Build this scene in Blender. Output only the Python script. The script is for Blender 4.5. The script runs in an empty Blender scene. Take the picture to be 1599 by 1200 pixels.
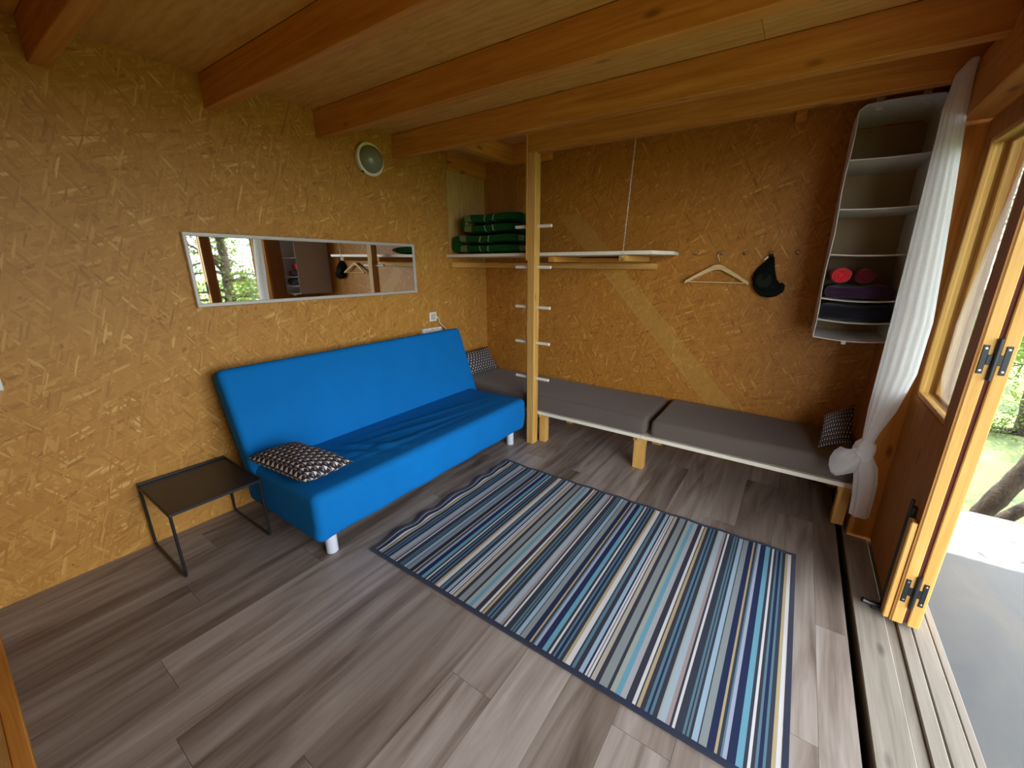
import bpy, bmesh, math, random
import numpy as np
from mathutils import Vector, Matrix
random.seed(7)
scene = bpy.context.scene
COL = scene.collection
PI = math.pi

# ------------------------------------------------------------------ camera
cam_d = bpy.data.cameras.new('camera')
cam = bpy.data.objects.new('camera', cam_d)
COL.objects.link(cam)
RGT = Vector((0.833576, 0.552373, 0.005996))
UPV = Vector((-0.160398, 0.231639, 0.959487))
FWD = Vector((-0.528605, 0.800767, -0.281688))
Mc = Matrix((RGT, UPV, -FWD)).transposed().to_4x4()
Mc.translation = (0, 0, 1.5)
cam.matrix_world = Mc
cam_d.sensor_width = 36.0
cam_d.sensor_fit = 'HORIZONTAL'
cam_d.lens = 14.1172
cam_d.shift_x = -0.0164
cam_d.shift_y = -0.00223
cam_d.clip_start = 0.02
scene.camera = cam

# ------------------------------------------------------------------ sky, sun, exposure
world = bpy.data.worlds.new('sky')
scene.world = world
world.use_nodes = True
wn = world.node_tree
wbg = wn.nodes['Background']
wbg.inputs['Color'].default_value = (0.86, 0.94, 1.0, 1)
wbg.inputs['Strength'].default_value = 1.0
sun_d = bpy.data.lights.new('sun', 'SUN')
sun_d.energy = 2.8
sun_d.angle = 0.009
sun_d.color = (1.0, 0.95, 0.86)
sun = bpy.data.objects.new('sun', sun_d)
COL.objects.link(sun)
sdir = Vector((0.10, 0.27, 1.0)).normalized()      # towards the sun
sun.rotation_euler = sdir.to_track_quat('Z', 'Y').to_euler()
sun.location = (3, 3, 8)
por_d = bpy.data.lights.new('sky_portal', 'AREA')  # sampling portal over the open door side
por_d.shape = 'RECTANGLE'
por_d.size = 2.85
por_d.size_y = 2.14
por_d.cycles.is_portal = True
por = bpy.data.objects.new('sky_portal', por_d)
COL.objects.link(por)
por.location = (0.74, 1.27, 1.05)
por.rotation_euler = (PI / 2, 0, PI / 2)
scene.view_settings.view_transform = 'Standard'
scene.view_settings.look = 'None'
scene.view_settings.exposure = 3.35
scene.view_settings.gamma = 1.0
scene.view_settings.use_curve_mapping = False
scene.cycles.max_bounces = 10
scene.cycles.diffuse_bounces = 7
scene.cycles.glossy_bounces = 5
scene.cycles.transparent_max_bounces = 12
scene.cycles.caustics_reflective = False
scene.cycles.caustics_refractive = False
scene.cycles.sample_clamp_indirect = 6.0

# ------------------------------------------------------------------ material helpers
class NT:
    def __init__(s, name):
        s.m = bpy.data.materials.new(name)
        s.m.use_nodes = True
        s.t = s.m.node_tree
        s.b = s.t.nodes['Principled BSDF']
        s.out = s.t.nodes['Material Output']
    def n(s, typ, **kw):
        nd = s.t.nodes.new(typ)
        for k, v in kw.items():
            setattr(nd, k, v)
        return nd
    def set(s, sock, v):
        if isinstance(v, bpy.types.NodeSocket):
            s.t.links.new(v, sock)
        elif v is not None:
            sock.default_value = v
    def math(s, op, a, b=None, c=None, clamp=False):
        nd = s.n('ShaderNodeMath', operation=op, use_clamp=clamp)
        s.set(nd.inputs[0], a); s.set(nd.inputs[1], b)
        if c is not None: s.set(nd.inputs[2], c)
        return nd.outputs[0]
    def vmath(s, op, a, b):
        nd = s.n('ShaderNodeVectorMath', operation=op)
        s.set(nd.inputs[0], a); s.set(nd.inputs[1], b)
        return nd.outputs[0]
    def coord(s, which='Object'):
        return s.n('ShaderNodeTexCoord').outputs[which]
    def mapping(s, vec, scale=(1, 1, 1), rot=(0, 0, 0), loc=(0, 0, 0)):
        nd = s.n('ShaderNodeMapping')
        s.set(nd.inputs['Vector'], vec)
        nd.inputs['Scale'].default_value = scale
        nd.inputs['Rotation'].default_value = rot
        nd.inputs['Location'].default_value = loc
        return nd.outputs[0]
    def noise(s, vec, scale=5, detail=3, rough=.5, dist=0, out=0):
        nd = s.n('ShaderNodeTexNoise')
        s.set(nd.inputs['Vector'], vec)
        nd.inputs['Scale'].default_value = scale
        nd.inputs['Detail'].default_value = detail
        nd.inputs['Roughness'].default_value = rough
        nd.inputs['Distortion'].default_value = dist
        return nd.outputs[out]
    def ramp(s, fac, stops, interp='LINEAR'):
        nd = s.n('ShaderNodeValToRGB')
        cr = nd.color_ramp
        cr.interpolation = interp
        while len(cr.elements) < len(stops):
            cr.elements.new(0.5)
        for e, (p, c) in zip(cr.elements, stops):
            e.position = p
            e.color = (c[0], c[1], c[2], 1) if not isinstance(c, (int, float)) else (c, c, c, 1)
        s.set(nd.inputs[0], fac)
        return nd.outputs[0]
    def mix(s, fac, a, b, mode='MIX'):
        nd = s.n('ShaderNodeMix', data_type='RGBA', blend_type=mode)
        s.set(nd.inputs['Factor'], fac)
        s.set(nd.inputs['A'], a if not isinstance(a, tuple) else (*a[:3], 1))
        s.set(nd.inputs['B'], b if not isinstance(b, tuple) else (*b[:3], 1))
        return nd.outputs['Result']
    def bump(s, h, strength=.2, dist=.005):
        nd = s.n('ShaderNodeBump')
        nd.inputs['Strength'].default_value = strength
        nd.inputs['Distance'].default_value = dist
        s.set(nd.inputs['Height'], h)
        s.set(s.b.inputs['Normal'], nd.outputs[0])
    def base(s, c): s.set(s.b.inputs['Base Color'], c if not isinstance(c, tuple) else (*c[:3], 1))
    def rough(s, r): s.set(s.b.inputs['Roughness'], r)
    def rnd(s): return s.n('ShaderNodeObjectInfo').outputs['Random']

def plain(name, col, rough=.5, metal=0., bump=0., bscale=200, spec=None):
    m = NT(name)
    nz = m.noise(m.coord(), bscale if bump else 12, 3)
    m.base(m.mix(nz, tuple(c * .92 for c in col), tuple(min(1, c * 1.06) for c in col)))
    m.rough(rough)
    m.b.inputs['Metallic'].default_value = metal
    if spec is not None: m.b.inputs['Specular IOR Level'].default_value = spec
    if bump: m.bump(nz, bump, .002)
    return m.m

def osb(name, axis, fade=False, tint=(1, 1, 1)):
    m = NT(name)
    co = m.coord()
    sp = m.n('ShaderNodeSeparateXYZ'); m.set(sp.inputs[0], co)
    cb = m.n('ShaderNodeCombineXYZ')
    m.set(cb.inputs[0], sp.outputs['Y' if axis == 'x' else 'X']); m.set(cb.inputs[1], sp.outputs['Z'])
    p = cb.outputs[0]
    wob = m.n('ShaderNodeTexNoise'); m.set(wob.inputs['Vector'], p)
    wob.inputs['Scale'].default_value = 14; wob.inputs['Detail'].default_value = 3
    d = m.vmath('SUBTRACT', wob.outputs['Color'], (.5, .5, .5))
    d = m.vmath('MULTIPLY', d, (.009, .009, 0))
    p = m.vmath('ADD', p, d)
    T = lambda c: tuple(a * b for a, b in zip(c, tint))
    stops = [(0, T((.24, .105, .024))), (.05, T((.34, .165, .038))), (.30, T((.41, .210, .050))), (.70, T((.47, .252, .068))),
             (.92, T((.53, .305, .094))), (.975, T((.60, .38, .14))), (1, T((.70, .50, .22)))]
    col = None; hgt = None
    big = m.noise(p, 1.6, 2)
    for i, (ang, sx, sy, thr) in enumerate([(1.25, 9, 24, -1), (.45, 10, 36, .50), (2.2, 11, 44, .55), (1.62, 10, 50, .58), (-.25, 12, 66, .62), (2.75, 12, 80, .68), (1.0, 14, 105, .74), (1.9, 13, 120, .80)]):
        v = m.n('ShaderNodeTexVoronoi', voronoi_dimensions='2D')
        v.inputs['Scale'].default_value = 1
        m.set(v.inputs['Vector'], m.mapping(m.mapping(p, rot=(0, 0, ang)), scale=(sx, sy, 1), loc=(i * 7.3, i * 3.1, 0)))
        s3 = m.n('ShaderNodeSeparateColor'); m.set(s3.inputs[0], v.outputs['Color'])
        c = m.ramp(s3.outputs[0], stops)
        if col is None:
            col, hgt = c, s3.outputs[2]
        else:
            k = m.math('GREATER_THAN', s3.outputs[1], thr)
            col = m.mix(k, col, c)
            hgt = m.math('ADD', m.math('MULTIPLY', hgt, m.math('SUBTRACT', 1.0, k)), m.math('MULTIPLY', m.math('ADD', s3.outputs[2], .2), k))
    grain = m.noise(m.mapping(p, scale=(60, 160, 1), rot=(0, 0, .6)), 1, 4, .65)
    col = m.mix(m.ramp(grain, [(.35, .0), (.75, .25)]), col, T((.33, .155, .036)))
    col = m.mix(m.ramp(big, [(.35, 0.), (.7, .22)]), col, T((.42, .205, .05)))
    if fade:   # pale stripe where a diagonal brace used to cover the board
        X, Z = sp.outputs['X'], sp.outputs['Z']
        a = m.math('ADD', X, m.math('MULTIPLY', Z, .947))          # constant along the brace
        inb = m.math('MULTIPLY', m.math('GREATER_THAN', a, -.106), m.math('LESS_THAN', a, .119))
        inb = m.math('MULTIPLY', inb, m.math('LESS_THAN', Z, 1.92))
        col = m.mix(m.math('MULTIPLY', inb, .42), col, (.52, .33, .075))
    col = m.mix(.22, col, T((.445, .235, .062)))
    m.base(col)
    m.rough(.52)
    m.b.inputs['Specular IOR Level'].default_value = .35
    m.bump(hgt, .22, .002)
    return m.m

def wood(name, axis, c0, c1, c2, knots=True, rough=.55, fine=1.0, spec=.3):
    """sawn softwood, grain along the given axis"""
    m = NT(name)
    co = m.vmath('ADD', m.coord(), m.vmath('MULTIPLY', m.n('ShaderNodeObjectInfo').outputs['Random'], (7.1, 5.3, 3.7)))
    a = {'x': 0, 'y': 1, 'z': 2}[axis]
    sc = [16 * fine] * 3; sc[a] = .9
    p = m.mapping(co, scale=tuple(sc))
    g = m.noise(p, 1.6, 5, .6, 1.2)
    sc2 = [70 * fine] * 3; sc2[a] = 3
    g2 = m.noise(m.mapping(co, scale=tuple(sc2)), 1, 3, .6)
    f = m.math('ADD', m.math('MULTIPLY', g, .75), m.math('MULTIPLY', g2, .25))
    col = m.ramp(f, [(.30, c0), (.50, c1), (.68, c2)])
    if knots:
        sk = [7.0] * 3; sk[a] = 2.6
        v = m.n('ShaderNodeTexVoronoi'); v.inputs['Scale'].default_value = 1
        m.set(v.inputs['Vector'], m.mapping(co, scale=tuple(sk)))
        k = m.ramp(v.outputs['Distance'], [(.05, 1.), (.13, .0)])
        col = m.mix(m.math('MULTIPLY', k, .75), col, tuple(c * .35 for c in c0))
    m.base(col)
    m.rough(rough)
    m.b.inputs['Specular IOR Level'].default_value = spec
    m.bump(f, .12, .002)
    return m.m

def plywood(name, c0, c1, c2, axis='x', rough=.6):
    m = NT(name)
    co = m.vmath('ADD', m.coord(), m.vmath('MULTIPLY', m.n('ShaderNodeObjectInfo').outputs['Random'], (9.1, 4.3, 2.7)))
    a = {'x': 0, 'y': 1, 'z': 2}[axis]
    sc = [5.] * 3; sc[a] = 1.1
    w = m.n('ShaderNodeTexWave', wave_type='RINGS', rings_direction={'x': 'X', 'y': 'Y', 'z': 'Z'}[axis])
    m.set(w.inputs['Vector'], m.mapping(co, scale=tuple(sc)))
    w.inputs['Scale'].default_value = 2.2; w.inputs['Distortion'].default_value = 9; w.inputs['Detail'].default_value = 3; w.inputs['Detail Scale'].default_value = .8
    g = m.noise(m.mapping(co, scale=tuple(3 * s for s in sc)), 2, 4, .6)
    f = m.math('ADD', m.math('MULTIPLY', w.outputs['Fac'], .14), m.math('MULTIPLY', g, .86))
    col = m.ramp(f, [(.25, c0), (.5, c1), (.75, c2)])
    v = m.n('ShaderNodeTexVoronoi'); v.inputs['Scale'].default_value = 1
    sk = [5.] * 3; sk[a] = 1.6
    m.set(v.inputs['Vector'], m.mapping(co, scale=tuple(sk)))
    col = m.mix(m.ramp(v.outputs['Distance'], [(.03, .7), (.09, 0.)]), col, tuple(c * .4 for c in c0))
    m.base(col); m.rough(rough)
    m.b.inputs['Specular IOR Level'].default_value = .25
    return m.m

def fabric(name, col, var=.12, bump=.25, wrinkle=0., sheen=.2):
    m = NT(name)
    co = m.coord()
    w1 = m.noise(co, 420, 2)
    w2 = m.noise(co, 5, 3)
    m.base(m.mix(w2, tuple(c * (1 - var) for c in col), tuple(min(1, c * (1 + var)) for c in col)))
    m.rough(.85)
    m.b.inputs['Specular IOR Level'].default_value = .15
    m.b.inputs['Sheen Weight'].default_value = sheen
    h = m.math('MULTIPLY', w1, .15)
    if wrinkle:
        wr = m.noise(m.mapping(co, scale=(3, 1.3, 2)), 3.0, 4, .55, 1.0)
        h = m.math('ADD', h, m.math('MULTIPLY', wr, wrinkle))
    m.bump(h, bump, .01)
    return m.m

# ------------------------------------------------------------------ mesh helpers
BASE = {}
def link(o, parent=None):
    COL.objects.link(o)
    if parent is not None:
        o.parent = parent
def empty(name, loc, label=None, cat=None, group=None, kind=None):
    o = bpy.data.objects.new(name, None)
    o.empty_display_size = .05
    o.location = loc
    COL.objects.link(o)
    BASE[o] = Vector(loc)
    tag(o, label, cat, group, kind)
    return o
def tag(o, label=None, cat=None, group=None, kind=None):
    if label: o['label'] = label
    if cat: o['category'] = cat
    if group: o['group'] = group
    if kind: o['kind'] = kind
    return o
def obj(name, bm, mat, parent=None, origin=None, smooth=False, label=None, cat=None, group=None, kind=None):
    me = bpy.data.meshes.new(name)
    if isinstance(bm, bmesh.types.BMesh):
        bmesh.ops.recalc_face_normals(bm, faces=bm.faces[:])
        bm.to_mesh(me); bm.free()
    else:
        v, f = bm
        me.from_pydata(v, [], f)
        me.update()
    off = Vector((0, 0, 0))
    if parent is not None: off = BASE[parent]
    elif origin is not None: off = Vector(origin)
    me.transform(Matrix.Translation(-off))
    if smooth:
        for p in me.polygons: p.use_smooth = True
        if smooth != 'all':
            try:
                me.set_sharp_from_angle(angle=math.radians(smooth if smooth is not True else 40))
            except Exception:
                pass
    for mm in (mat if isinstance(mat, (list, tuple)) else [mat]):
        me.materials.append(mm)
    o = bpy.data.objects.new(name, me)
    link(o, parent)
    if parent is None: o.location = off
    BASE[o] = off
    tag(o, label, cat, group, kind)
    return o
def NB(): return bmesh.new()
def box(bm, x0, x1, y0, y1, z0, z1, bev=0., M=None, seg=1):
    r = bmesh.ops.create_cube(bm, size=1)
    vs = r['verts']
    for v in vs:
        v.co = Vector(((x0 + x1) / 2 + v.co.x * (x1 - x0), (y0 + y1) / 2 + v.co.y * (y1 - y0), (z0 + z1) / 2 + v.co.z * (z1 - z0)))
    if bev:
        es = list({e for v in vs for e in v.link_edges})
        rr = bmesh.ops.bevel(bm, geom=es, offset=bev, segments=seg, affect='EDGES', profile=.5)
        vs = list({v for f in rr['faces'] for v in f.verts} | {v for v in vs if v.is_valid})
    if M is not None:
        bmesh.ops.transform(bm, matrix=M, verts=vs)
    return vs
def B(x0, x1, y0, y1, z0, z1, bev=0., seg=1):
    bm = NB(); box(bm, x0, x1, y0, y1, z0, z1, bev, seg=seg); return bm
def tube(bm, pts, rad, n=10, cap=True, closed=False):
    pts = [Vector(p) for p in pts]
    N = len(pts)
    rads = rad if isinstance(rad, (list, tuple)) else [rad] * N
    rings = []
    up = None
    for i, p in enumerate(pts):
        if closed: t = pts[(i + 1) % N] - pts[i - 1]
        else: t = pts[min(i + 1, N - 1)] - pts[max(i - 1, 0)]
        t.normalize()
        if up is None:
            up = Vector((0, 0, 1)) if abs(t.z) < .9 else Vector((1, 0, 0))
        a = t.cross(up).normalized(); b = a.cross(t).normalized(); up = b
        rings.append([bm.verts.new(p + (a * math.cos(2 * PI * k / n) + b * math.sin(2 * PI * k / n)) * rads[i]) for k in range(n)])
    for i in range(N if closed else N - 1):
        r0, r1 = rings[i], rings[(i + 1) % N]
        for k in range(n):
            bm.faces.new((r0[k], r0[(k + 1) % n], r1[(k + 1) % n], r1[k]))
    if cap and not closed:
        bm.faces.new(rings[0][::-1]); bm.faces.new(rings[-1])
def lathe(bm, prof, org, ax, n=32):
    """prof: list of (radius, height along axis)"""
    ax = Vector(ax).normalized(); org = Vector(org)
    e1 = ax.orthogonal().normalized(); e2 = ax.cross(e1)
    rings = []
    for r, h in prof:
        if r < 1e-6: rings.append([bm.verts.new(org + ax * h)])
        else: rings.append([bm.verts.new(org + ax * h + (e1 * math.cos(2 * PI * k / n) + e2 * math.sin(2 * PI * k / n)) * r) for k in range(n)])
    for a, b in zip(rings[:-1], rings[1:]):
        for k in range(n):
            k2 = (k + 1) % n
            if len(a) == 1 and len(b) == 1: continue
            if len(a) == 1: bm.faces.new((a[0], b[k2], b[k]))
            elif len(b) == 1: bm.faces.new((a[k], a[k2], b[0]))
            else: bm.faces.new((a[k], a[k2], b[k2], b[k]))
def prism(bm, poly, h0, h1, fn):
    """poly in 2D extruded between h0 and h1; fn(a,b,h)->xyz"""
    lo = [bm.verts.new(fn(a, b, h0)) for a, b in poly]
    hi = [bm.verts.new(fn(a, b, h1)) for a, b in poly]
    n = len(poly)
    bm.faces.new(lo[::-1]); bm.faces.new(hi)
    for i in range(n):
        bm.faces.new((lo[i], lo[(i + 1) % n], hi[(i + 1) % n], hi[i]))
def rbox(x0, x1, y0, y1, z0, z1, r, seg=(6, 6, 3), nr=4, disp=None, M=None):
    """rounded box on a fine grid, with an optional displacement"""
    lo = (x0, y0, z0); hi = (x1, y1, z1)
    ax = []
    for i in range(3):
        a, b = lo[i], hi[i]
        rr = min(r, (b - a) / 2 * .999)
        s = [a + rr * k / nr for k in range(nr)] + [a + rr + (b - a - 2 * rr) * k / seg[i] for k in range(seg[i] + 1)] + [b - rr + rr * (k + 1) / nr for k in range(nr)]
        ax.append(s)
    bm = NB(); cache = {}
    def vert(i, j, k):
        key = (i, j, k)
        if key in cache: return cache[key]
        p = Vector((ax[0][i], ax[1][j], ax[2][k]))
        q = Vector([min(max(p[c], lo[c] + min(r, (hi[c] - lo[c]) / 2 * .999)), hi[c] - min(r, (hi[c] - lo[c]) / 2 * .999)) for c in range(3)])
        d = p - q
        if d.length > 1e-9:
            mx = max(abs(c) for c in d)
            p = q + d.normalized() * mx
        if disp: p = Vector(disp(p))
        if M is not None: p = M @ p
        cache[key] = bm.verts.new(p)
        return cache[key]
    n = [len(a) - 1 for a in ax]
    def quad(a, b, c, d):
        vs = [vert(*q) for q in (a, b, c, d)]
        if len(set(vs)) == 4: bm.faces.new(vs)
    for i in range(n[0]):
        for j in range(n[1]):
            for k in (0, n[2]): quad((i, j, k), (i + 1, j, k), (i + 1, j + 1, k), (i, j + 1, k))
    for i in range(n[0]):
        for k in range(n[2]):
            for j in (0, n[1]): quad((i, j, k), (i + 1, j, k), (i + 1, j, k + 1), (i, j, k + 1))
    for j in range(n[1]):
        for k in range(n[2]):
            for i in (0, n[0]): quad((i, j, k), (i, j + 1, k), (i, j + 1, k + 1), (i, j, k + 1))
    return bm

# ------------------------------------------------------------------ materials
M = {}
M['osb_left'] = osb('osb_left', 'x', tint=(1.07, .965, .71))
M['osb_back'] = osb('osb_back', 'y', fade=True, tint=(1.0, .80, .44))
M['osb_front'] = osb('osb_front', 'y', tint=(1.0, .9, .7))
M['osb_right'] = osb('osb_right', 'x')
PINE = ((.42, .155, .023), (.58, .245, .046), (.68, .33, .075))
for a in 'xyz': M['pine_' + a] = wood('pine_' + a, a, *PINE)
PALE = ((.50, .255, .058), (.62, .345, .090), (.70, .43, .14))
for a in 'xyz': M['pale_' + a] = wood('pale_' + a, a, *PALE)
M['ply_ceiling'] = plywood('ply_ceiling', (.54, .275, .055), (.65, .355, .085), (.73, .44, .12), 'x')
M['ply_door'] = plywood('ply_door', (.34, .135, .030), (.40, .165, .040), (.45, .20, .055), 'z')
M['ply_pale'] = plywood('ply_pale', (.40, .24, .07), (.50, .32, .10), (.56, .37, .13), 'z')
M['deck'] = (lambda m: (m.base(m.ramp(m.noise(m.mapping(m.coord(), scale=(1.6, .8, 1)), 2.2, 6, .6, .6), [(.3, (.068, .070, .078)), (.5, (.084, .084, .088)), (.62, (.100, .095, .090)), (.75, (.112, .112, .116))])), m.rough(.7), m.m)[-1])(NT('weathered_deck'))
M['sill'] = wood('sill_wood', 'y', (.17, .142, .115), (.25, .215, .182), (.30, .265, .235), True, .7)
M['white_paint'] = plain('white_paint', (.82, .77, .64), .45)
M['white_plastic'] = plain('white_plastic', (.80, .80, .78), .35)
M['white_leg'] = plain('white_leg', (.58, .62, .70), .35)
M['black_metal'] = plain('black_metal', (.012, .012, .014), .38, .0)
M['black_plate'] = plain('black_plate', (.022, .022, .026), .33)
M['hinge'] = plain('hinge_steel', (.03, .032, .035), .45, .6)
M['steel'] = plain('bright_steel', (.62, .60, .56), .3, 1.)
M['brass'] = plain('brass', (.55, .36, .15), .3, 1.)
M['alu'] = plain('alu_frame', (.56, .52, .49), .45, .2)
M['dark_rubber'] = plain('dark_rubber', (.10, .018, .012), .8)
M['blue'] = fabric('blue_cotton', (.002, .150, .47), .08, .30, .45, 0.)
M['grey_cover'] = fabric('taupe_cover', (.125, .096, .083), .08, .2, .25)
M['organizer'] = fabric('white_nonwoven', (.62, .60, .55), .06, .15, .2)
M['organizer_in'] = fabric('beige_lining', (.40, .29, .18), .06, .15, .2)
M['red'] = fabric('red_fleece', (.72, .035, .05), .2, .4, .5)
M['darkred'] = fabric('dark_red_fleece', (.12, .006, .012), .2, .4, .5)
M['purple'] = fabric('plum_cloth', (.050, .018, .060), .2, .4, .5)
M['ink'] = fabric('ink_cloth', (.010, .010, .018), .2, .4, .5)
M['cap'] = fabric('dark_cap', (.006, .008, .006), .2, .3, .2, 0.)
M['cap_in'] = fabric('cap_lining', (.014, .020, .012), .2, .3, .2, 0.)
M['hanger_wood'] = wood('hanger_wood', 'x', (.62, .42, .17), (.72, .52, .24), (.78, .60, .32), False)
M['void'] = plain('dark_underlay', (.02, .014, .01), .9)

def m_floor():
    m = NT('vinyl_plank')
    r = m.rnd()
    co = m.vmath('ADD', m.coord(), m.vmath('MULTIPLY', r, (31.7, 17.3, 0)))
    g = m.noise(m.mapping(co, scale=(7.5, .7, 1)), 1.5, 4, .55, 1.0)
    g2 = m.noise(m.mapping(co, scale=(60, 2.5, 1)), 1.5, 3, .6)
    f = m.math('ADD', m.math('MULTIPLY', g, .88), m.math('MULTIPLY', g2, .12))
    col = m.ramp(f, [(.28, (.095, .068, .055)), (.40, (.19, .152, .132)), (.55, (.30, .258, .236)), (.72, (.40, .36, .34))])
    tone = m.ramp(r, [(0, (.78, .74, .71)), (.5, (1.0, .98, .97)), (1., (1.20, 1.20, 1.21))])
    m.base(m.mix(1., col, tone, 'MULTIPLY'))
    m.rough(m.math('ADD', .36, m.math('MULTIPLY', g2, .16)))
    m.b.inputs['Specular IOR Level'].default_value = .4
    m.bump(f, .06, .001)
    return m.m
M['floor'] = m_floor()

def m_pillow(name, light, dark, mid):
    m = NT(name)
    uv = m.coord('UV')
    p = m.mapping(uv, scale=(13, 9, 1))
    sp = m.n('ShaderNodeSeparateXYZ'); m.set(sp.inputs[0], p)
    v = sp.outputs['Y']
    row = m.math('FLOOR', v)
    fv = m.math('FRACT', v)
    u = m.math('ADD', sp.outputs['X'], m.math('MULTIPLY', row, .5))
    fu = m.math('FRACT', u)
    tri = m.math('LESS_THAN', m.math('ABSOLUTE', m.math('SUBTRACT', fu, .55)), m.math('MULTIPLY', m.math('SUBTRACT', .62, fv), .55))
    tri = m.math('MULTIPLY', tri, m.math('GREATER_THAN', fv, .10))
    # slanted tail joining the teeth
    t = m.math('ABSOLUTE', m.math('SUBTRACT', m.math('FRACT', m.math('ADD', m.math('SUBTRACT', fu, m.math('MULTIPLY', fv, .9)), .35)), .5))
    tail = m.math('LESS_THAN', t, .10)
    dot = m.math('LESS_THAN', m.math('ADD', m.math('POWER', m.math('SUBTRACT', fu, .15), 2.), m.math('POWER', m.math('SUBTRACT', fv, .72), 2.)), .022)
    col = m.mix(m.noise(p, 2.2, 2), dark, tuple(c * 1.8 for c in dark))
    col = m.mix(dot, col, mid)
    col = m.mix(tail, col, mid)
    col = m.mix(tri, col, light)
    m.base(col); m.rough(.85)
    m.b.inputs['Specular IOR Level'].default_value = .15
    m.bump(m.noise(uv, 250, 2), .2, .002)
    return m.m
M['pillow'] = m_pillow('houndstooth', (.66, .64, .64), (.018, .014, .018), (.22, .19, .19))

def m_mirror():
    m = NT('mirror_glass')
    m.base((.88, .90, .88)); m.rough(.015); m.b.inputs['Metallic'].default_value = 1
    return m.m
M['mirror'] = m_mirror()

def m_pane():
    m = NT('window_pane')
    lw = m.n('ShaderNodeLayerWeight'); lw.inputs['Blend'].default_value = .5
    fr = m.math('ADD', .05, m.math('MULTIPLY', m.math('POWER', lw.outputs['Facing'], 4.0), .85))
    tr = m.n('ShaderNodeBsdfTransparent'); tr.inputs['Color'].default_value = (.985, .99, .985, 1)
    gl = m.n('ShaderNodeBsdfGlossy'); gl.inputs['Roughness'].default_value = .02
    mx = m.n('ShaderNodeMixShader')
    m.set(mx.inputs[0], fr); m.set(mx.inputs[1], tr.outputs[0]); m.set(mx.inputs[2], gl.outputs[0])
    m.set(m.out.inputs['Surface'], mx.outputs[0])
    return m.m
M['pane'] = m_pane()

def m_curtain():
    m = NT('sheer_curtain')
    df = m.n('ShaderNodeBsdfDiffuse'); df.inputs['Color'].default_value = (.95, .96, .97, 1)
    tl = m.n('ShaderNodeBsdfTranslucent'); tl.inputs['Color'].default_value = (.95, .96, .97, 1)
    tr = m.n('ShaderNodeBsdfTransparent')
    w = m.noise(m.coord(), 300, 2)
    m1 = m.n('ShaderNodeMixShader'); m1.inputs[0].default_value = .5
    m.set(m1.inputs[1], df.outputs[0]); m.set(m1.inputs[2], tl.outputs[0])
    m2 = m.n('ShaderNodeMixShader'); m.set(m2.inputs[0], m.math('MULTIPLY', w, .30))
    m.set(m2.inputs[1], m1.outputs[0]); m.set(m2.inputs[2], tr.outputs[0])
    m.set(m.out.inputs['Surface'], m2.outputs[0])
    return m.m
M['curtain'] = m_curtain()

def m_lampglass():
    m = NT('frosted_lamp_glass')
    m.base(m.mix(m.noise(m.coord(), 30, 2), (.19, .20, .14), (.22, .23, .165))); m.rough(.22)
    return m.m
M['lampglass'] = m_lampglass()

def m_leaf(name, a, b):
    m = NT(name)
    g = m.n('ShaderNodeNewGeometry')
    nz = m.noise(m.coord(), .9, 3)
    col = m.mix(m.math('ADD', m.math('MULTIPLY', nz, .5), m.math('MULTIPLY', g.outputs['Random Per Island'], .5)), a, b)
    df = m.n('ShaderNodeBsdfDiffuse'); m.set(df.inputs['Color'], col)
    tl = m.n('ShaderNodeBsdfTranslucent'); m.set(tl.inputs['Color'], m.mix(.35, col, (.35, .42, .05)))
    mx = m.n('ShaderNodeMixShader'); mx.inputs[0].default_value = .42
    m.set(mx.inputs[1], df.outputs[0]); m.set(mx.inputs[2], tl.outputs[0])
    m.set(m.out.inputs['Surface'], mx.outputs[0])
    return m.m
M['leaf'] = m_leaf('leaf', (.020, .050, .014), (.085, .14, .035))
M['bark'] = (lambda m: (m.base(m.ramp(m.noise(m.mapping(m.coord(), scale=(1, 1, .35)), 22, 6, .7), [(.32, (.008, .005, .003)), (.48, (.026, .015, .008)), (.62, (.055, .036, .022)), (.75, (.17, .14, .11))])), m.rough(.9), m.bump(m.noise(m.coord(), 30, 5, .7), .8, .02), m.m)[-1])(NT('bark'))
M['grass'] = (lambda m: (m.base(m.ramp(m.noise(m.coord(), 2.5, 6, .7), [(.3, (.030, .050, .012)), (.55, (.085, .115, .026)), (.75, (.18, .19, .075))])), m.rough(.95), m.bump(m.noise(m.coord(), 25, 4, .7), 1., .05), m.m)[-1])(NT('meadow'))

# ================================================================== the room
XL, YB, ZC = -2.766, 3.365, 2.43
XR = 0.46          # inner face of the door-side wall
YF = -0.16         # wall behind the camera
YJ = 2.70          # jamb of the door opening

# floor: planks on an underlay
floor = obj('floor', B(XL - .05, .40, YF - .05, YB + .05, -.06, -.008), M['void'], kind='structure')
obj('subfloor', B(XL - .05, .73, YF - .05, YB + .05, -.20, -.101), M['void'], floor)
W = .195; L = 1.43
known = {-3: .607, -1: .41, 0: .866, 1: .21, 2: 2.51, 3: .144, 4: 2.47, 6: .812, 11: 1.285, 12: 1.846}
other = {-4: 1.15, -2: 1.05, 5: .35, 7: 1.55, 8: .45, 9: .98, 10: .20}
for k in range(-4, 13):
    xa, xb = max(-2.055 + W * k, XL - .01), min(-2.055 + W * (k + 1), .398)
    j = known.get(k, other.get(k, .5))
    while j > YF: j -= L
    while j < YB:
        ya, yb = max(j, YF), min(j + L, YB)
        if yb - ya > .02:
            obj('plank', B(xa + .0004, xb - .0004, ya + .0006, yb - .0006, -.008, 0), M['floor'], floor)
        j += L

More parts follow.
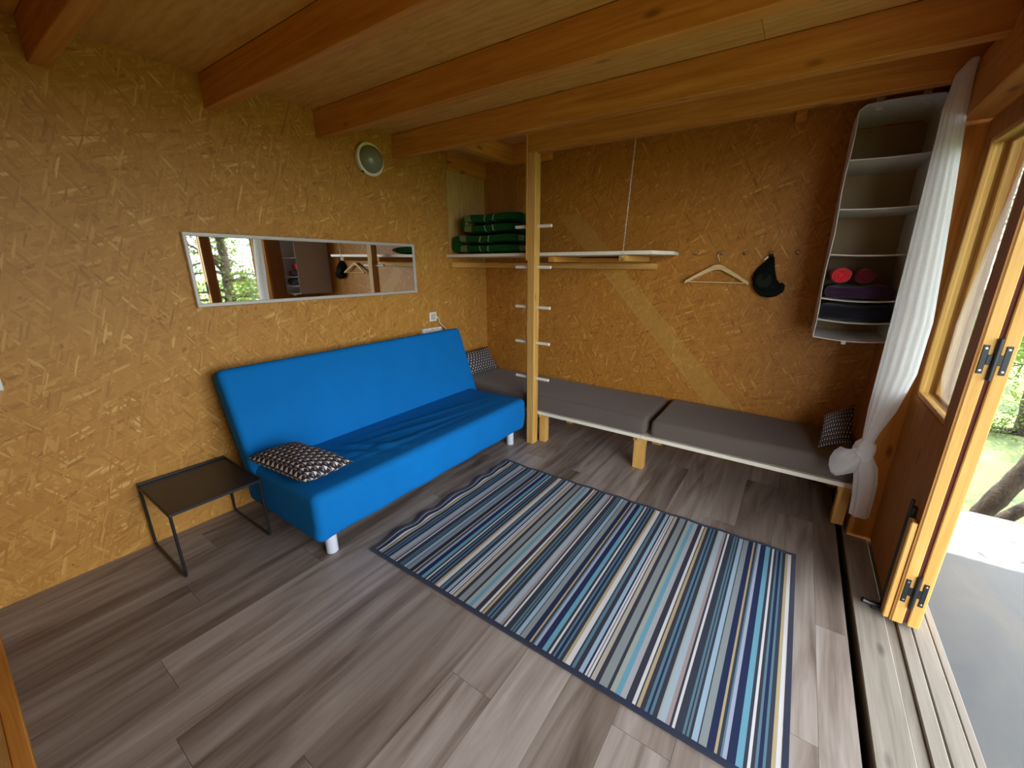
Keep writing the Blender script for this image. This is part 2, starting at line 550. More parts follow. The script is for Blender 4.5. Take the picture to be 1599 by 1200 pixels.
# walls
T = .10
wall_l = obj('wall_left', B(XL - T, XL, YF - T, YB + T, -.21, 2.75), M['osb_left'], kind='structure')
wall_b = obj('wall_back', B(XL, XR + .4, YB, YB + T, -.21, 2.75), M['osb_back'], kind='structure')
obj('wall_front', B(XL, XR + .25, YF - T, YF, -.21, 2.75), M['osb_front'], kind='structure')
obj('baseboard_front', B(XL, .2, YF, YF + .04, 0, .045, .003), M['pine_x'], kind='structure')
wr = obj('wall_right', B(XR, .70, YJ + .03, YB, -.06, 2.32), M['ply_door'], kind='structure')
obj('jamb_post', B(XR - .012, .60, YJ, YJ + .03, -.02, 2.105, .002), M['pine_z'], wr)
obj('header_beam', B(XR, .66, YF, YJ + .03, 2.105, 2.32, .004), M['pine_y'], wr)
obj('wall_plate', B(.56, .66, YF, YB, 2.32, 2.75), M['ply_door'], wr)
obj('plywood_panel', B(XL, XL + .012, 2.835, YB, 1.60, 2.29), M['ply_pale'], wall_l, label='pale plywood panel in the corner niche')
obj('plywood_panel', B(XL + .012, -2.36, YB - .012, YB, 1.60, 2.29), M['ply_door'], wall_b)

# ceiling: plywood bays between exposed beams
ceil = obj('ceiling', B(XL, .66, YF, YB, ZC + .018, ZC + .06), M['void'], kind='structure')
BY = [-.12, .48, 1.08, 1.68, 2.28]
edges = [YF] + BY + [2.69]
for i, y in enumerate(BY):
    obj('beam', B(XL, .95, y, y + .062, 2.272, ZC, .003), M['pine_x'], ceil)
obj('beam', B(-1.795, .95, 2.685, 2.747, 2.268, ZC, .003), M['pine_x'], ceil)
bay = [(YF, -.12)] + [(BY[i] + .062, BY[i + 1]) for i in range(4)] + [(2.342, YB)]
for y0, y1 in bay:
    for x0, x1 in ((XL, -1.55), (-1.55, -.30), (-.30, .95)):
        if y0 > 2.3 and x0 < -2: pass
        obj('plywood_panel', B(x0 + .001, x1 - .001, y0, y1, ZC, ZC + .018), M['ply_ceiling'], ceil)
obj('trimmer', B(-2.215, -2.15, 2.342, 3.05, 2.29, ZC, .003), M['pine_y'], ceil)
obj('trimmer', B(-2.15, -1.80, 2.99, 3.05, 2.29, ZC, .003), M['pine_x'], ceil)
obj('wall_plate', B(XL, XL + .03, 2.85, YB, 2.285, ZC, .003), M['pine_y'], ceil)
obj('batten_end', B(-.20, -.14, YB - .05, YB, 2.36, ZC, .002), M['pine_y'], ceil)

# door sill, deck, unseen shading roof, ground
sill = obj('trim_1', B(.432, .545, YF, YB, -.10, -.004, .004), M['sill'], kind='structure')
obj('sill_strip', B(.545, .584, YF, YB, -.10, -.014, .003), M['sill'], sill)
obj('sill_strip', B(.584, .632, YF, YB, -.10, -.003, .004), M['sill'], sill)
obj('sill_strip', B(.635, .697, YF, YB, -.10, -.005, .004), M['sill'], sill)
obj('sill_strip', B(.700, .727, YF, YB, -.10, -.008, .003), M['sill'], sill)
deck = obj('deck', B(.735, 2.6, -3.0, 3.50, -.09, -.035, .004), M['deck'], kind='structure')
obj('joist', B(.735, 2.6, 3.40, 3.46, -.26, -.09), M['pale_x'], deck)
obj('joist', B(2.5, 2.56, -3.0, 3.40, -.26, -.09), M['pale_y'], deck)
roof = obj('porch_shade_roof', B(XL - .4, 2.45, -2.2, 3.62, 2.75, 2.83), M['void'], kind='structure')  # out-of-view roof, overhang extended to shade the deck and lower the incoming light
obj('soffit_board', B(.66, 2.45, -2.2, 3.62, 2.725, 2.75), M['ply_ceiling'], roof)
def ground():
    n = 70; bm = NB(); vs = {}
    for i in range(n + 1):
        for j in range(n + 1):
            x = -20 + 65 * i / n; y = -30 + 75 * j / n
            d = max(0, math.hypot(max(0, x - 2.6), max(0, y - 3.5)) - .5)
            z = -.55 - .10 * min(d, 9) + .035 * max(0, d - 9) + .12 * math.sin(x * .7) * math.cos(y * .6)
            vs[i, j] = bm.verts.new((x, y, z))
    for i in range(n):
        for j in range(n): bm.faces.new((vs[i, j], vs[i + 1, j], vs[i + 1, j + 1], vs[i, j + 1]))
    return bm
obj('ground', ground(), M['grass'], smooth='all', kind='structure')

# ------------------------------------------------------------------ folding door leaves
def leaf(name, x0, x1, y0, y1, facing):
    z0, z1 = .012, 2.092
    ys0, ys1, zw0, zw1 = y0 + .10, y1 - .075, .905, 2.0
    d = empty(name, (x0, y0, 0), kind='structure')
    obj('stile', B(x0, x1, y0, ys0, z0, z1, .003), M['pale_z'], d)
    obj('stile', B(x0, x1, ys1, y1, z0, z1, .003), M['pale_z'], d)
    obj('rail', B(x0, x1, ys0, ys1, z0, z0 + .12, .002), M['pale_y'], d)
    obj('rail', B(x0, x1, ys0, ys1, zw0 - .09, zw0, .002), M['pale_y'], d)
    obj('rail', B(x0, x1, ys0, ys1, zw1, z1, .002), M['pale_y'], d)
    xm = (x0 + x1) / 2
    # brown plywood skin over the inside of the leaf
    if facing < 0:
        obj('skin_panel', B(x0 - .006, x0, y0 + .004, y1, z0, zw0 - .012), M['ply_door'], d)
        obj('skin_panel', B(x0 - .006, x0, y0 + .004, ys0 - .01, zw0 - .012, z1), M['ply_door'], d)
        obj('skin_panel', B(x0 - .006, x0, ys1 + .012, y1, zw0 - .012, z1), M['ply_door'], d)
        obj('skin_panel', B(x0 - .006, x0, ys0 - .01, ys1 + .012, zw1 + .012, z1), M['ply_door'], d)
    else:
        obj('lower_panel', B(xm - .006, xm + .006, ys0, ys1, z0 + .12, zw0 - .09), M['ply_door'], d)
    p = obj('pane', B(xm - .002, xm + .002, ys0 - .004, ys1 + .004, zw0 - .004, zw1 + .004), M['pane'], d)
    for a, b, c, e in ((ys0, ys0 + .012, zw0, zw1), (ys1 - .012, ys1, zw0, zw1), (ys0 + .012, ys1 - .012, zw0, zw0 + .012), (ys0 + .012, ys1 - .012, zw1 - .012, zw1)):
        obj('glazing_bead', B(x0 - .004 if facing < 0 else x0 + .004, xm - .003, a, b, c, e, .003), M['pale_z'], d)
    return d
d1 = leaf('door_1', .559, .596, 2.04, 2.692, -1)
d2 = leaf('door_2', .611, .650, 2.04, 2.692, 1)
obj('seal_strip', B(.5965, .6105, 2.050, 2.075, .02, 2.08), M['dark_rubber'], d1)
def hinge(z0, z1, par):
    bm = NB()
    h = z1 - z0; y0, y1 = 2.0365, 2.0398
    # H shaped flap pair
    box(bm, .566, .582, y0, y1, z0, z1 - .0, .001)
    box(bm, .582, .598, y0, y1, z0 + h * .32, z1 - h * .32, .001)
    box(bm, .622, .638, y0, y1, z0, z1, .001)
    box(bm, .606, .622, y0, y1, z0 + h * .32, z1 - h * .32, .001)
    o = obj('hinge', bm, M['hinge'], par, label='black steel H hinge across the folded leaf edges')
    bm = NB(); tube(bm, [(.602, 2.034, z0 - .02), (.602, 2.034, z1 + .025)], .0075, 10)
    obj('knuckle', bm, M['hinge'], o, smooth=True)
    for x in (.574, .630):
        for z in (z0 + .012, z1 - .012):
            bm = NB(); lathe(bm, [(.0045, 0), (.0035, .0012), (0, .0015)], (x, y0, z), (0, -1, 0), 8)
            obj('screw', bm, M['steel'], o)
hinge(1.135, 1.238, d1); hinge(.125, .238, d1); hinge(1.90, 2.00, d1)
obj('stop_batten', B(.530, .5525, 2.048, 2.098, .012, .492, .004), M['pale_z'], d1)
bm = NB()
box(bm, .536, .553, 2.112, 2.140, .04, .53, .002)
tube(bm, [(.535, 2.126, .02), (.535, 2.126, .56)], .007, 8)
bolt = obj('floor_bolt', bm, M['black_metal'], d1)
bm = NB()
tube(bm, [(.555, 2.115, .012), (.52, 2.108, .018), (.49, 2.10, .022), (.462, 2.095, .03)], [.008, .010, .010, .012], 8)
box(bm, .50, .556, 2.095, 2.135, -.003, .014, .002)
obj('bolt_foot', bm, M['black_metal'], bolt)

# ================================================================== furniture
# ---- ladder post with pegs
post = empty('ladder_post', (-1.755, 2.72, 0), 'square wooden ladder post with white pegs standing between sofa and bench', 'post')
obj('post_timber', B(-1.79, -1.722, 2.680, 2.752, 0, 2.267, .004), M['pale_z'], post)
obj('edge_lath', B(-1.802, -1.791, 2.676, 2.72, 1.525, 2.40, .001), M['pale_z'], post)
for z in (1.772, 1.476, 1.169, .884, .585):
    bm = NB()
    lathe(bm, [(0, 0), (.011, 0), (.0125, .002), (.0125, .321), (.011, .323), (0, .323)], (-1.926, 2.722, z), (1, 0, 0), 14)
    obj('peg', bm, M['white_paint'], post, smooth=30)

# ---- rug
def rug():
    x0, x1, y0, y1 = -1.722, .205, 1.058, 2.303
    C = dict(w=(.60, .60, .63), k=(.036, .036, .055), c=(.033, .040, .060), t=(.42, .34, .20), s=(.095, .185, .245), n=(.015, .024, .072), g=(.33, .37, .34),
             p=(.34, .42, .50), m=(.32, .26, .265), l=(.30, .42, .54), y=(.235, .27, .285), v=(.34, .37, .51), b=(.13, .32, .44), e=(.37, .38, .42), a=(.43, .39, .33))
    pat = [('w', -.265), ('k', -.253), ('t', -.248), ('k', -.236), ('s', -.220), ('n', -.210), ('s', -.202), ('k', -.193), ('g', -.177), ('p', -.171), ('m', -.149), ('k', -.135), ('w', -.127), ('c', -.118),
           ('s', -.093), ('k', -.085), ('s', -.080), ('k', -.073), ('l', -.064), ('k', -.046), ('y', -.042), ('n', -.018), ('t', .005), ('c', .013), ('s', .023), ('v', .029), ('n', .041), ('b', .066), ('c', .086),
           ('w', .097), ('k', .106), ('s', .117), ('n', .125), ('s', .137), ('c', .145), ('t', .159), ('w', .171), ('k', .192), ('s', .199), ('k', .212), ('l', .230), ('n', .247), ('w', .255), ('k', .263), ('w', .266), ('k', .275),
           ('a', .280), ('k', .297), ('y', .314), ('k', .346), ('g', .358), ('b', .377), ('e', .396), ('k', .417)]
    per = .705
    st = []
    for q in range(-3, 2):
        for i, (c, xs) in enumerate(pat):
            xe = pat[i + 1][1] if i + 1 < len(pat) else pat[0][1] + per
            a, b = max(xs + q * per, x0 + .016), min(xe + q * per, x1 - .016)
            if b > a + 1e-5: st.append((a, b, C[c]))
    def wave(x, y):
        k = math.exp(-((x - x0) / .07) ** 2)
        k2 = math.exp(-((y - y1) / .05) ** 2)
        return .0085 + .007 * k * (1 + math.sin(y * 27 + 1.2 * math.sin(y * 9))) + .0030 * k2 * (1 + math.sin(x * 30))
    def shift(x, y):
        k = math.exp(-((x - x0) / .05) ** 2)
        return .006 * k * math.sin(y * 24 + 1)
    ny = 60
    V = []; F = []; colr = []
    for a, b, c in st:
        i0 = len(V)
        for j in range(ny + 1):
            y = y0 + .016 + (y1 - y0 - .032) * j / ny
            V += [(a + shift(a, y), y, wave(a, y)), (b + shift(b, y), y, wave(b, y))]
        for j in range(ny):
            F.append((i0 + 2 * j, i0 + 2 * j + 1, i0 + 2 * j + 3, i0 + 2 * j + 2)); colr.append(c)
    r = empty('striped_rug', ((x0 + x1) / 2, (y0 + y1) / 2, 0), 'blue grey and tan striped flatwoven rug lying on the plank floor', 'rug')
    m = NT('rug_weave')
    at = m.n('ShaderNodeAttribute'); at.attribute_name = 'stripe'
    nz = m.noise(m.mapping(m.coord(), scale=(260, 420, 1)), 1, 2)
    m.base(m.mix(m.math('MULTIPLY', nz, .16), at.outputs['Color'], (.03, .03, .05)))
    m.rough(.9); m.b.inputs['Specular IOR Level'].default_value = .15; m.bump(nz, .3, .002)
    o = obj('woven_field', (V, F), m.m, r)
    ca = o.data.color_attributes.new('stripe', 'FLOAT_COLOR', 'CORNER')
    arr = np.ones((len(F) * 4, 4), np.float32)
    arr[:, :3] = np.repeat(np.array(colr, np.float32), 4, axis=0)
    ca.data.foreach_set('color', arr.ravel())
    bind = fabric('navy_binding', (.012, .018, .045), .1, .3)
    bm = NB()
    loop = []
    N = 50
    for i in range(N): loop.append((x0 + (x1 - x0) * i / N, y0))
    for i in range(N): loop.append((x1, y0 + (y1 - y0) * i / N))
    for i in range(N): loop.append((x1 - (x1 - x0) * i / N, y1))
    for i in range(N): loop.append((x0, y1 - (y1 - y0) * i / N))
    cx, cy = (x0 + x1) / 2, (y0 + y1) / 2
    rings = []
    for x, y in loop:
        xi = min(max(x, x0 + .018), x1 - .018); yi = min(max(y, y0 + .018), y1 - .018)
        z = wave(x, y) + .0015
        s = shift(x, y)
        rings.append([bm.verts.new((x + s, y, .0008)), bm.verts.new((x + s, y, z)), bm.verts.new((xi + shift(xi, yi), yi, wave(xi, yi) + .0015)), bm.verts.new((xi + shift(xi, yi), yi, .0008))])
    n = len(rings)
    for i in range(n):
        for k in range(4):
            try: bm.faces.new((rings[i][k], rings[(i + 1) % n][k], rings[(i + 1) % n][(k + 1) % 4], rings[i][(k + 1) % 4]))
            except ValueError: pass
    obj('binding', bm, bind, r)
rug()

# ---- sofa
def sofa():
    r = empty('sofa_bed', (-2.15, 1.76, 0), 'bright blue armless sofa bed with white legs against the strand board wall', 'sofa')
    y0, y1 = .838, 2.672
    def seatd(p):
        x, y, z = p
        if z > .36:
            t = min(1, (z - .36) / .04)
            f = 0
            # folds pulled out of the crease near the middle
            for (cx, cy, ang, L_, w, h) in ((-2.16, 1.20, .45, .20, .020, .016), (-2.14, 1.28, .55, .18, .018, -.012), (-2.10, 1.36, .6, .22, .022, .014), (-2.05, 1.30, 1.25, .35, .018, .008),
                                           (-2.12, 1.62, 1.35, .40, .018, .008), (-2.02, 1.75, 1.45, .5, .016, -.007), (-2.18, 1.95, 1.40, .45, .020, .008), (-1.98, 1.45, 1.5, .5, .014, .005), (-1.93, 1.95, 1.55, .55, .014, -.005)):
                dx, dy = x - cx, y - cy
                u = dx * math.cos(ang) + dy * math.sin(ang); v = -dx * math.sin(ang) + dy * math.cos(ang)
                f += h * math.exp(-(u / L_) ** 2 - (v / w) ** 2)
            sag = -.012 * math.exp(-((x + 2.25) / .2) ** 2)
            z += t * (f + sag)
        if x > -1.9 and z < .3:       # lower front edge of the cover draws in a little and ripples
            x -= .022 * ((.3 - z) / .17) ** 2 - .004 * math.sin(y * 17)
        if y < .9:                    # gathered corner
            x += .004 * math.sin(z * 60)
        return (x, y, z)
    obj('seat', rbox(-2.56, -1.785, y0, y1, .128, .41, .045, (34, 60, 6), 4, seatd), M['blue'], r, smooth='all')
    # backrest leaning on the wall
    d = Vector((-.19, 0, .535)).normalized(); nrm = Vector((.535, 0, .19)).normalized()
    org = Vector((-2.385, 0, .40)) - d * .06
    Mb = Matrix(((nrm.x, 0, d.x, org.x), (0, 1, 0, 0), (nrm.z, 0, d.z, org.z), (0, 0, 0, 1)))
    def backd(p):
        x, y, z = p
        x += .006 * math.sin((y - .8) * 3.3) * math.sin(z * 5)
        return (x, y, z)
    obj('backrest', rbox(-.135, 0, .825, 2.735, 0, .630, .034, (3, 30, 12), 5, backd, Mb), M['blue'], r, smooth='all')
    for x, y in ((-1.89, .944), (-1.89, 2.575), (-2.44, 1.10), (-2.44, 2.45)):
        bm = NB(); lathe(bm, [(0, 0), (.026, 0), (.030, .004), (.030, .14), (0, .14)], (x, y, 0), (0, 0, 1), 20)
        obj('leg', bm, M['white_leg'], r, smooth=30)
sofa()

# ---- cushions
def cushion(label, A, Bv, C, D, up, thick, loc_group='patterned throw cushions', flip=False):
    """corners A,B,C,D in order round the outline, 'up' the face normal"""
    A, Bv, C, D = (Vector(q) for q in (A, Bv, C, D)); up = Vector(up).normalized()
    n = 22
    bm = NB(); uvl = bm.loops.layers.uv.new('UVMap')
    def pt(u, v, side):
        a, b = u * 2 - 1, v * 2 - 1
        pin = 1 - .07 * (1 - b * b) if False else 1
        uu = .5 + (a * (1 - .07 * (1 - b * b) * abs(a))) / 2
        vv = .5 + (b * (1 - .07 * (1 - a * a) * abs(b))) / 2
        p = A * (1 - uu) * (1 - vv) + Bv * uu * (1 - vv) + C * uu * vv + D * (1 - uu) * vv
        h = ((1 - abs(a) ** 2.4) * (1 - abs(b) ** 2.4)) ** .62 * thick / 2
        h *= 1 + .10 * math.sin(5 * a + 2) * math.sin(4 * b + 1)
        return p + up * (h * side)
    for side in (1, -1):
        g = [[None] * (n + 1) for _ in range(n + 1)]
        for i in range(n + 1):
            for j in range(n + 1):
                g[i][j] = bm.verts.new(pt(i / n, j / n, side))
        for i in range(n):
            for j in range(n):
                vs = [(i, j), (i + 1, j), (i + 1, j + 1), (i, j + 1)]
                f = bm.faces.new([g[a][b] for a, b in vs])
                for lp, (a, b) in zip(f.loops, vs): lp[uvl].uv = (a / n, b / n)
    bmesh.ops.remove_doubles(bm, verts=bm.verts[:], dist=.0005)
    c = (A + Bv + C + D) / 4
    lowest = min(v.co.z for v in bm.verts)
    return obj('throw_cushion', bm, M['pillow'], None, (c.x, c.y, lowest), smooth='all', label=label, cat='cushion', group=loc_group)
cushion('black and white houndstooth cushion lying flat on the blue sofa seat', (-2.345, .795, .484), (-1.83, .84, .484), (-1.835, 1.10, .484), (-2.335, 1.04, .490), (.02, 0, 1), .135)
cushion('black and white houndstooth cushion in the corner behind the sofa backrest', (-2.60, 2.82, .432), (-2.565, 3.30, .432), (-2.665, 3.245, .660), (-2.70, 2.80, .655), (1, 0, .4), .10)
cushion('dark houndstooth cushion leaning by the knotted white curtain', (.235, 2.80, .448), (.405, 2.93, .475), (.395, 3.09, .675), (.245, 2.97, .615), (-.45, -.75, .55), .10)

# ---- side table
def table():
    x0, x1, y0, y1, z = -2.745, -2.288, .425, .822, .366
    r = empty('side_table', ((x0 + x1) / 2, (y0 + y1) / 2, 0), 'small black metal side table with sled legs beside the blue sofa', 'table')
    bm = NB()
    box(bm, x0, x1, y0, y1, z - .004, z, .001)
    obj('table_top', bm, M['black_plate'], r)
    bm = NB(); box(bm, x0, x0 + .004, y0, y1, z, z + .012, .001); box(bm, x0 + .004, x1, y1 - .004, y1, z, z + .010, .001)
    obj('raised_rim', bm, M['black_metal'], r)
    bm = NB(); box(bm, x1 - .004, x1 + .002, y0, y1, z - .014, z + .001, .001); box(bm, x0, x1, y0 - .002, y0 + .004, z - .014, z - .0, .001)
    obj('edge_lip', bm, M['black_metal'], r)
    for y in (y0 + .006, y1 - .006):
        bm = NB()
        c = .022
        pts = [(x0 + .006, y, z - .005)] + [(x0 + .006, y, .05)]
        for k in range(6): a = PI + (PI / 2) * k / 5; pts.append((x0 + .006 + c + c * math.cos(a), y, .0075 + c + c * math.sin(a)))
        for k in range(6): a = 1.5 * PI + (PI / 2) * k / 5; pts.append((x1 - .006 - c + c * math.cos(a), y, .0075 + c + c * math.sin(a)))
        pts += [(x1 - .006, y, .05), (x1 - .006, y, z - .005)]
        tube(bm, pts, .0065, 10)
        obj('sled_leg', bm, M['black_metal'], r, smooth=True)
table()

# ---- mirror on the left wall
def mirror():
    y0, y1, z0, z1 = .855, 2.408, 1.258, 1.652
    r = empty('wall_mirror', (XL, (y0 + y1) / 2, z0), 'long narrow mirror in a thin pale frame hung sideways over the sofa', 'mirror')
    tl = .012
    obj('mirror_glass', B(XL + .008, XL + .022, y0 + .016, y1 - .016, z0 + .016, z1 - .016), M['mirror'], r)
    for a in ((y0, y1, z0, z0 + .021), (y0, y1, z1 - .021, z1)):
        obj('frame_bar', B(XL + .002, XL + .030, *a, .003), M['alu'], r)
    for a in ((y0, y0 + .018, z0 + .018, z1 - .018), (y1 - .018, y1, z0 + .018, z1 - .018)):
        obj('frame_bar', B(XL + .002, XL + .030, *a, .003), M['alu'], r)
mirror()

# ---- bulkhead lamp
def lamp():
    c = (XL, 2.05, 2.213)
    r = empty('bulkhead_lamp', (XL, 2.05, 2.11), 'round bulkhead wall lamp with frosted dome under the ceiling beams', 'lamp')
    bm = NB(); lathe(bm, [(0, 0), (.098, 0), (.102, .004), (.102, .028), (.096, .032), (0, .032)], c, (1, 0, 0), 40)
    obj('lamp_base', bm, M['white_plastic'], r, smooth=30)
    bm = NB(); lathe(bm, [(.090, .030), (.108, .030), (.110, .034), (.110, .040), (.107, .044), (.092, .044), (.090, .040), (.090, .030)], c, (1, 0, 0), 48)
    obj('lamp_ring', bm, M['white_paint'], r, smooth=30)
    prof = [(.090 * math.cos(a), .040 + .075 * math.sin(a)) for a in [PI / 2 * k / 14 for k in range(15)]]
    prof[-1] = (0, .115)
    bm = NB(); lathe(bm, prof, c, (1, 0, 0), 40)
    obj('lamp_dome', bm, M['lampglass'], r, smooth='all')
    bm = NB(); box(bm, XL + .028, XL + .040, 1.975, 1.99, 2.118, 2.132, .002)
    obj('clip_screw', bm, M['black_metal'], r)
lamp()

# ---- socket, power strip, switch
r = empty('wall_socket', (XL, 2.585, .99), 'white wall socket with a plug in it above the sofa', 'socket')
obj('socket_plate', B(XL, XL + .012, 2.545, 2.628, .992, 1.074, .004, 2), M['white_plastic'], r)
obj('socket_inset', B(XL + .012, XL + .015, 2.560, 2.613, 1.007, 1.059, .003), M['alu'], r)
bm = NB(); lathe(bm, [(0, 0), (.019, 0), (.019, .022), (.012, .035), (0, .036)], (XL + .015, 2.588, 1.03), (1, 0, 0), 18)
obj('plug', bm, M['white_plastic'], r, smooth=30)
bm = NB(); tube(bm, [(XL + .035, 2.60, 1.03), (XL + .040, 2.625, 1.015), (XL + .035, 2.635, .985), (XL + .03, 2.66, .955), (XL + .03, 2.70, .925), (XL + .025, 2.73, .90), (XL + .02, 2.74, .86), (XL + .02, 2.70, .83), (XL + .02, 2.64, .84)], .004, 8)
obj('cable', bm, M['white_plastic'], r, smooth=True)
r = empty('power_strip', (XL, 2.52, .885), 'white power strip fixed to the wall behind the sofa top', 'power strip')
obj('strip_body', B(XL, XL + .038, 2.435, 2.665, .885, .938, .008, 3), M['white_plastic'], r, smooth=30)
for y in (2.48, 2.535, 2.59):
    bm = NB(); lathe(bm, [(.020, 0), (.020, .001), (.016, .001), (.016, -.008), (0, -.008)], (XL + .0385, y, .912), (1, 0, 0), 18)
    obj('outlet_well', bm, plain('outlet_grey', (.35, .35, .35), .5), r)
r = empty('light_switch', (XL, .085, .97), 'white light switch on the strand board wall at the room entrance', 'switch')
obj('switch_plate', B(XL, XL + .010, .048, .128, .97, 1.05, .003), M['white_plastic'], r)
obj('rocker', B(XL + .010, XL + .014, .06, .116, .982, 1.038, .002), M['white_plastic'], r)

# ---- bench with two mattresses
bn = empty('bench', (-1.0, 3.06, 0), 'long low wall bench with white painted board edges on timber legs', 'bench')
obj('bench_board', B(XL + .004, -.826, 2.756, YB - .003, .254, .281, .002), M['white_paint'], bn)
obj('bench_board', B(-.824, .44, 2.756, YB - .003, .254, .281, .002), M['white_paint'], bn)
for x0, x1 in ((-1.718, -1.658), (-.872, -.792), (.375, .435)):
    obj('leg', B(x0, x1, 2.772, 2.836, 0, .225, .003), M['pale_z'], bn)
    obj('cross_bearer', B(x0 - .006, x1 + .012, 2.768, YB - .02, .223, .254, .002), M['pale_y'], bn)
    obj('leg', B(x0, x1, YB - .09, YB - .03, 0, .225, .003), M['pale_z'], bn)
def mattress(x0, x1, label):
    def dsp(p):
        x, y, z = p
        z += .004 * math.sin(x * 4.1 + 1) * math.sin(y * 7) if z > .35 else 0
        if y < 2.80: y += .004 * math.sin(x * 9) + .006 * (z - .34) / .08
        return (x, y, z)
    bm = rbox(x0, x1, 2.768, YB - .006, .282, .413, .028, (40, 10, 3), 4, dsp)
    return obj('mattress', bm, M['grey_cover'], None, ((x0 + x1) / 2, 3.06, .282), smooth='all', label=label, cat='mattress', group='mattresses on the bench')
mattress(XL + .01, -.795, 'long taupe covered mattress passing behind the ladder post')
mattress(-.757, .435, 'shorter taupe covered mattress under the hanger and hooks')

# ---- wall shelf
sh = empty('wall_shelf', (-1.8, 3.1, 1.47), 'long white board shelf on a timber ledger hung from a chain', 'shelf')
bm = NB()
fz = lambda x: 1.578 + .014 * (x + 2.766) / 1.93
poly = [(XL + .002, 2.805), (-.87, 2.805), (-.80, 3.10), (-.835, YB - .002), (XL + .002, YB - .002)]
lo = [bm.verts.new((x, y, fz(x) - .024)) for x, y in poly]; hi = [bm.verts.new((x, y, fz(x))) for x, y in poly]
bm.faces.new(lo[::-1]); bm.faces.new(hi)
for i in range(5): bm.faces.new((lo[i], lo[(i + 1) % 5], hi[(i + 1) % 5], hi[i]))
obj('shelf_board', bm, M['white_paint'], sh)
obj('ledger', B(XL + .003, -.985, YB - .045, YB - .001, 1.463, 1.51, .003), M['pale_x'], sh)
obj('ledger', B(XL + .001, XL + .045, 2.83, YB - .046, 1.463, 1.51, .003), M['pale_y'], sh)
obj('bearer', B(-1.105, -1.045, 2.812, YB - .045, 1.522, 1.563, .003), M['pale_y'], sh)
obj('bearer', B(-1.70, -1.64, 2.84, YB - .045, 1.515, 1.557, .003), M['pine_y'], sh)
obj('back_rail', B(-1.64, -1.105, 3.28, YB - .002, 1.513, 1.552, .003), M['pine_x'], sh)
# chain from the beam to the shelf bearer
def chain():
    p0 = Vector((-1.02, 2.752, 2.27)); p1 = Vector((-1.075, 2.803, 1.545))
    n = 27; bm = NB()
    d = (p1 - p0).normalized(); a = d.orthogonal().normalized(); b = d.cross(a)
    stp = (p1 - p0).length / n
    for i in range(n):
        c = p0 + d * (stp * (i + .5)); u = a if i % 2 else b
        pts = []
        for k in range(10):
            t = 2 * PI * k / 10
            pts.append(c + d * (math.cos(t) * stp * .66) + u * (math.sin(t) * .0042))
        tube(bm, pts, .0009, 5, closed=True)
    obj('hanging_chain', bm, M['steel'], None, p1, smooth='all', label='thin steel chain holding the white shelf from the beam', cat='chain')
chain()

# ---- folded blankets
def m_blanket():
    m = NT('green_plaid')
    co = m.coord()
    sp = m.n('ShaderNodeSeparateXYZ'); m.set(sp.inputs[0], co)
    X = sp.outputs['X']
    col = m.mix(m.noise(co, 40, 3), (.006, .050, .010), (.014, .090, .018))
    f = m.math('FRACT', m.math('MULTIPLY', m.math('ADD', X, 5.0), 1.55))
    band = m.math('MULTIPLY', m.math('GREATER_THAN', f, .30), m.math('LESS_THAN', f, .42))
    thin = m.math('LESS_THAN', m.math('ABSOLUTE', m.math('SUBTRACT', f, .66)), .008)
    thin2 = m.math('LESS_THAN', m.math('ABSOLUTE', m.math('SUBTRACT', f, .80)), .008)
    zig = m.math('GREATER_THAN', m.math('FRACT', m.math('MULTIPLY', X, 130)), .45)
    col = m.mix(m.math('MULTIPLY', band, m.math('ADD', .20, m.math('MULTIPLY', zig, .32))), col, (.40, .34, .16))
    col = m.mix(m.math('MULTIPLY', m.math('MAXIMUM', thin, thin2), .8), col, (.40, .40, .26))
    m.base(col); m.rough(.95); m.b.inputs['Specular IOR Level'].default_value = .1
    m.bump(m.noise(co, 160, 3), .5, .004)
    return m.m
M['blanket'] = m_blanket()
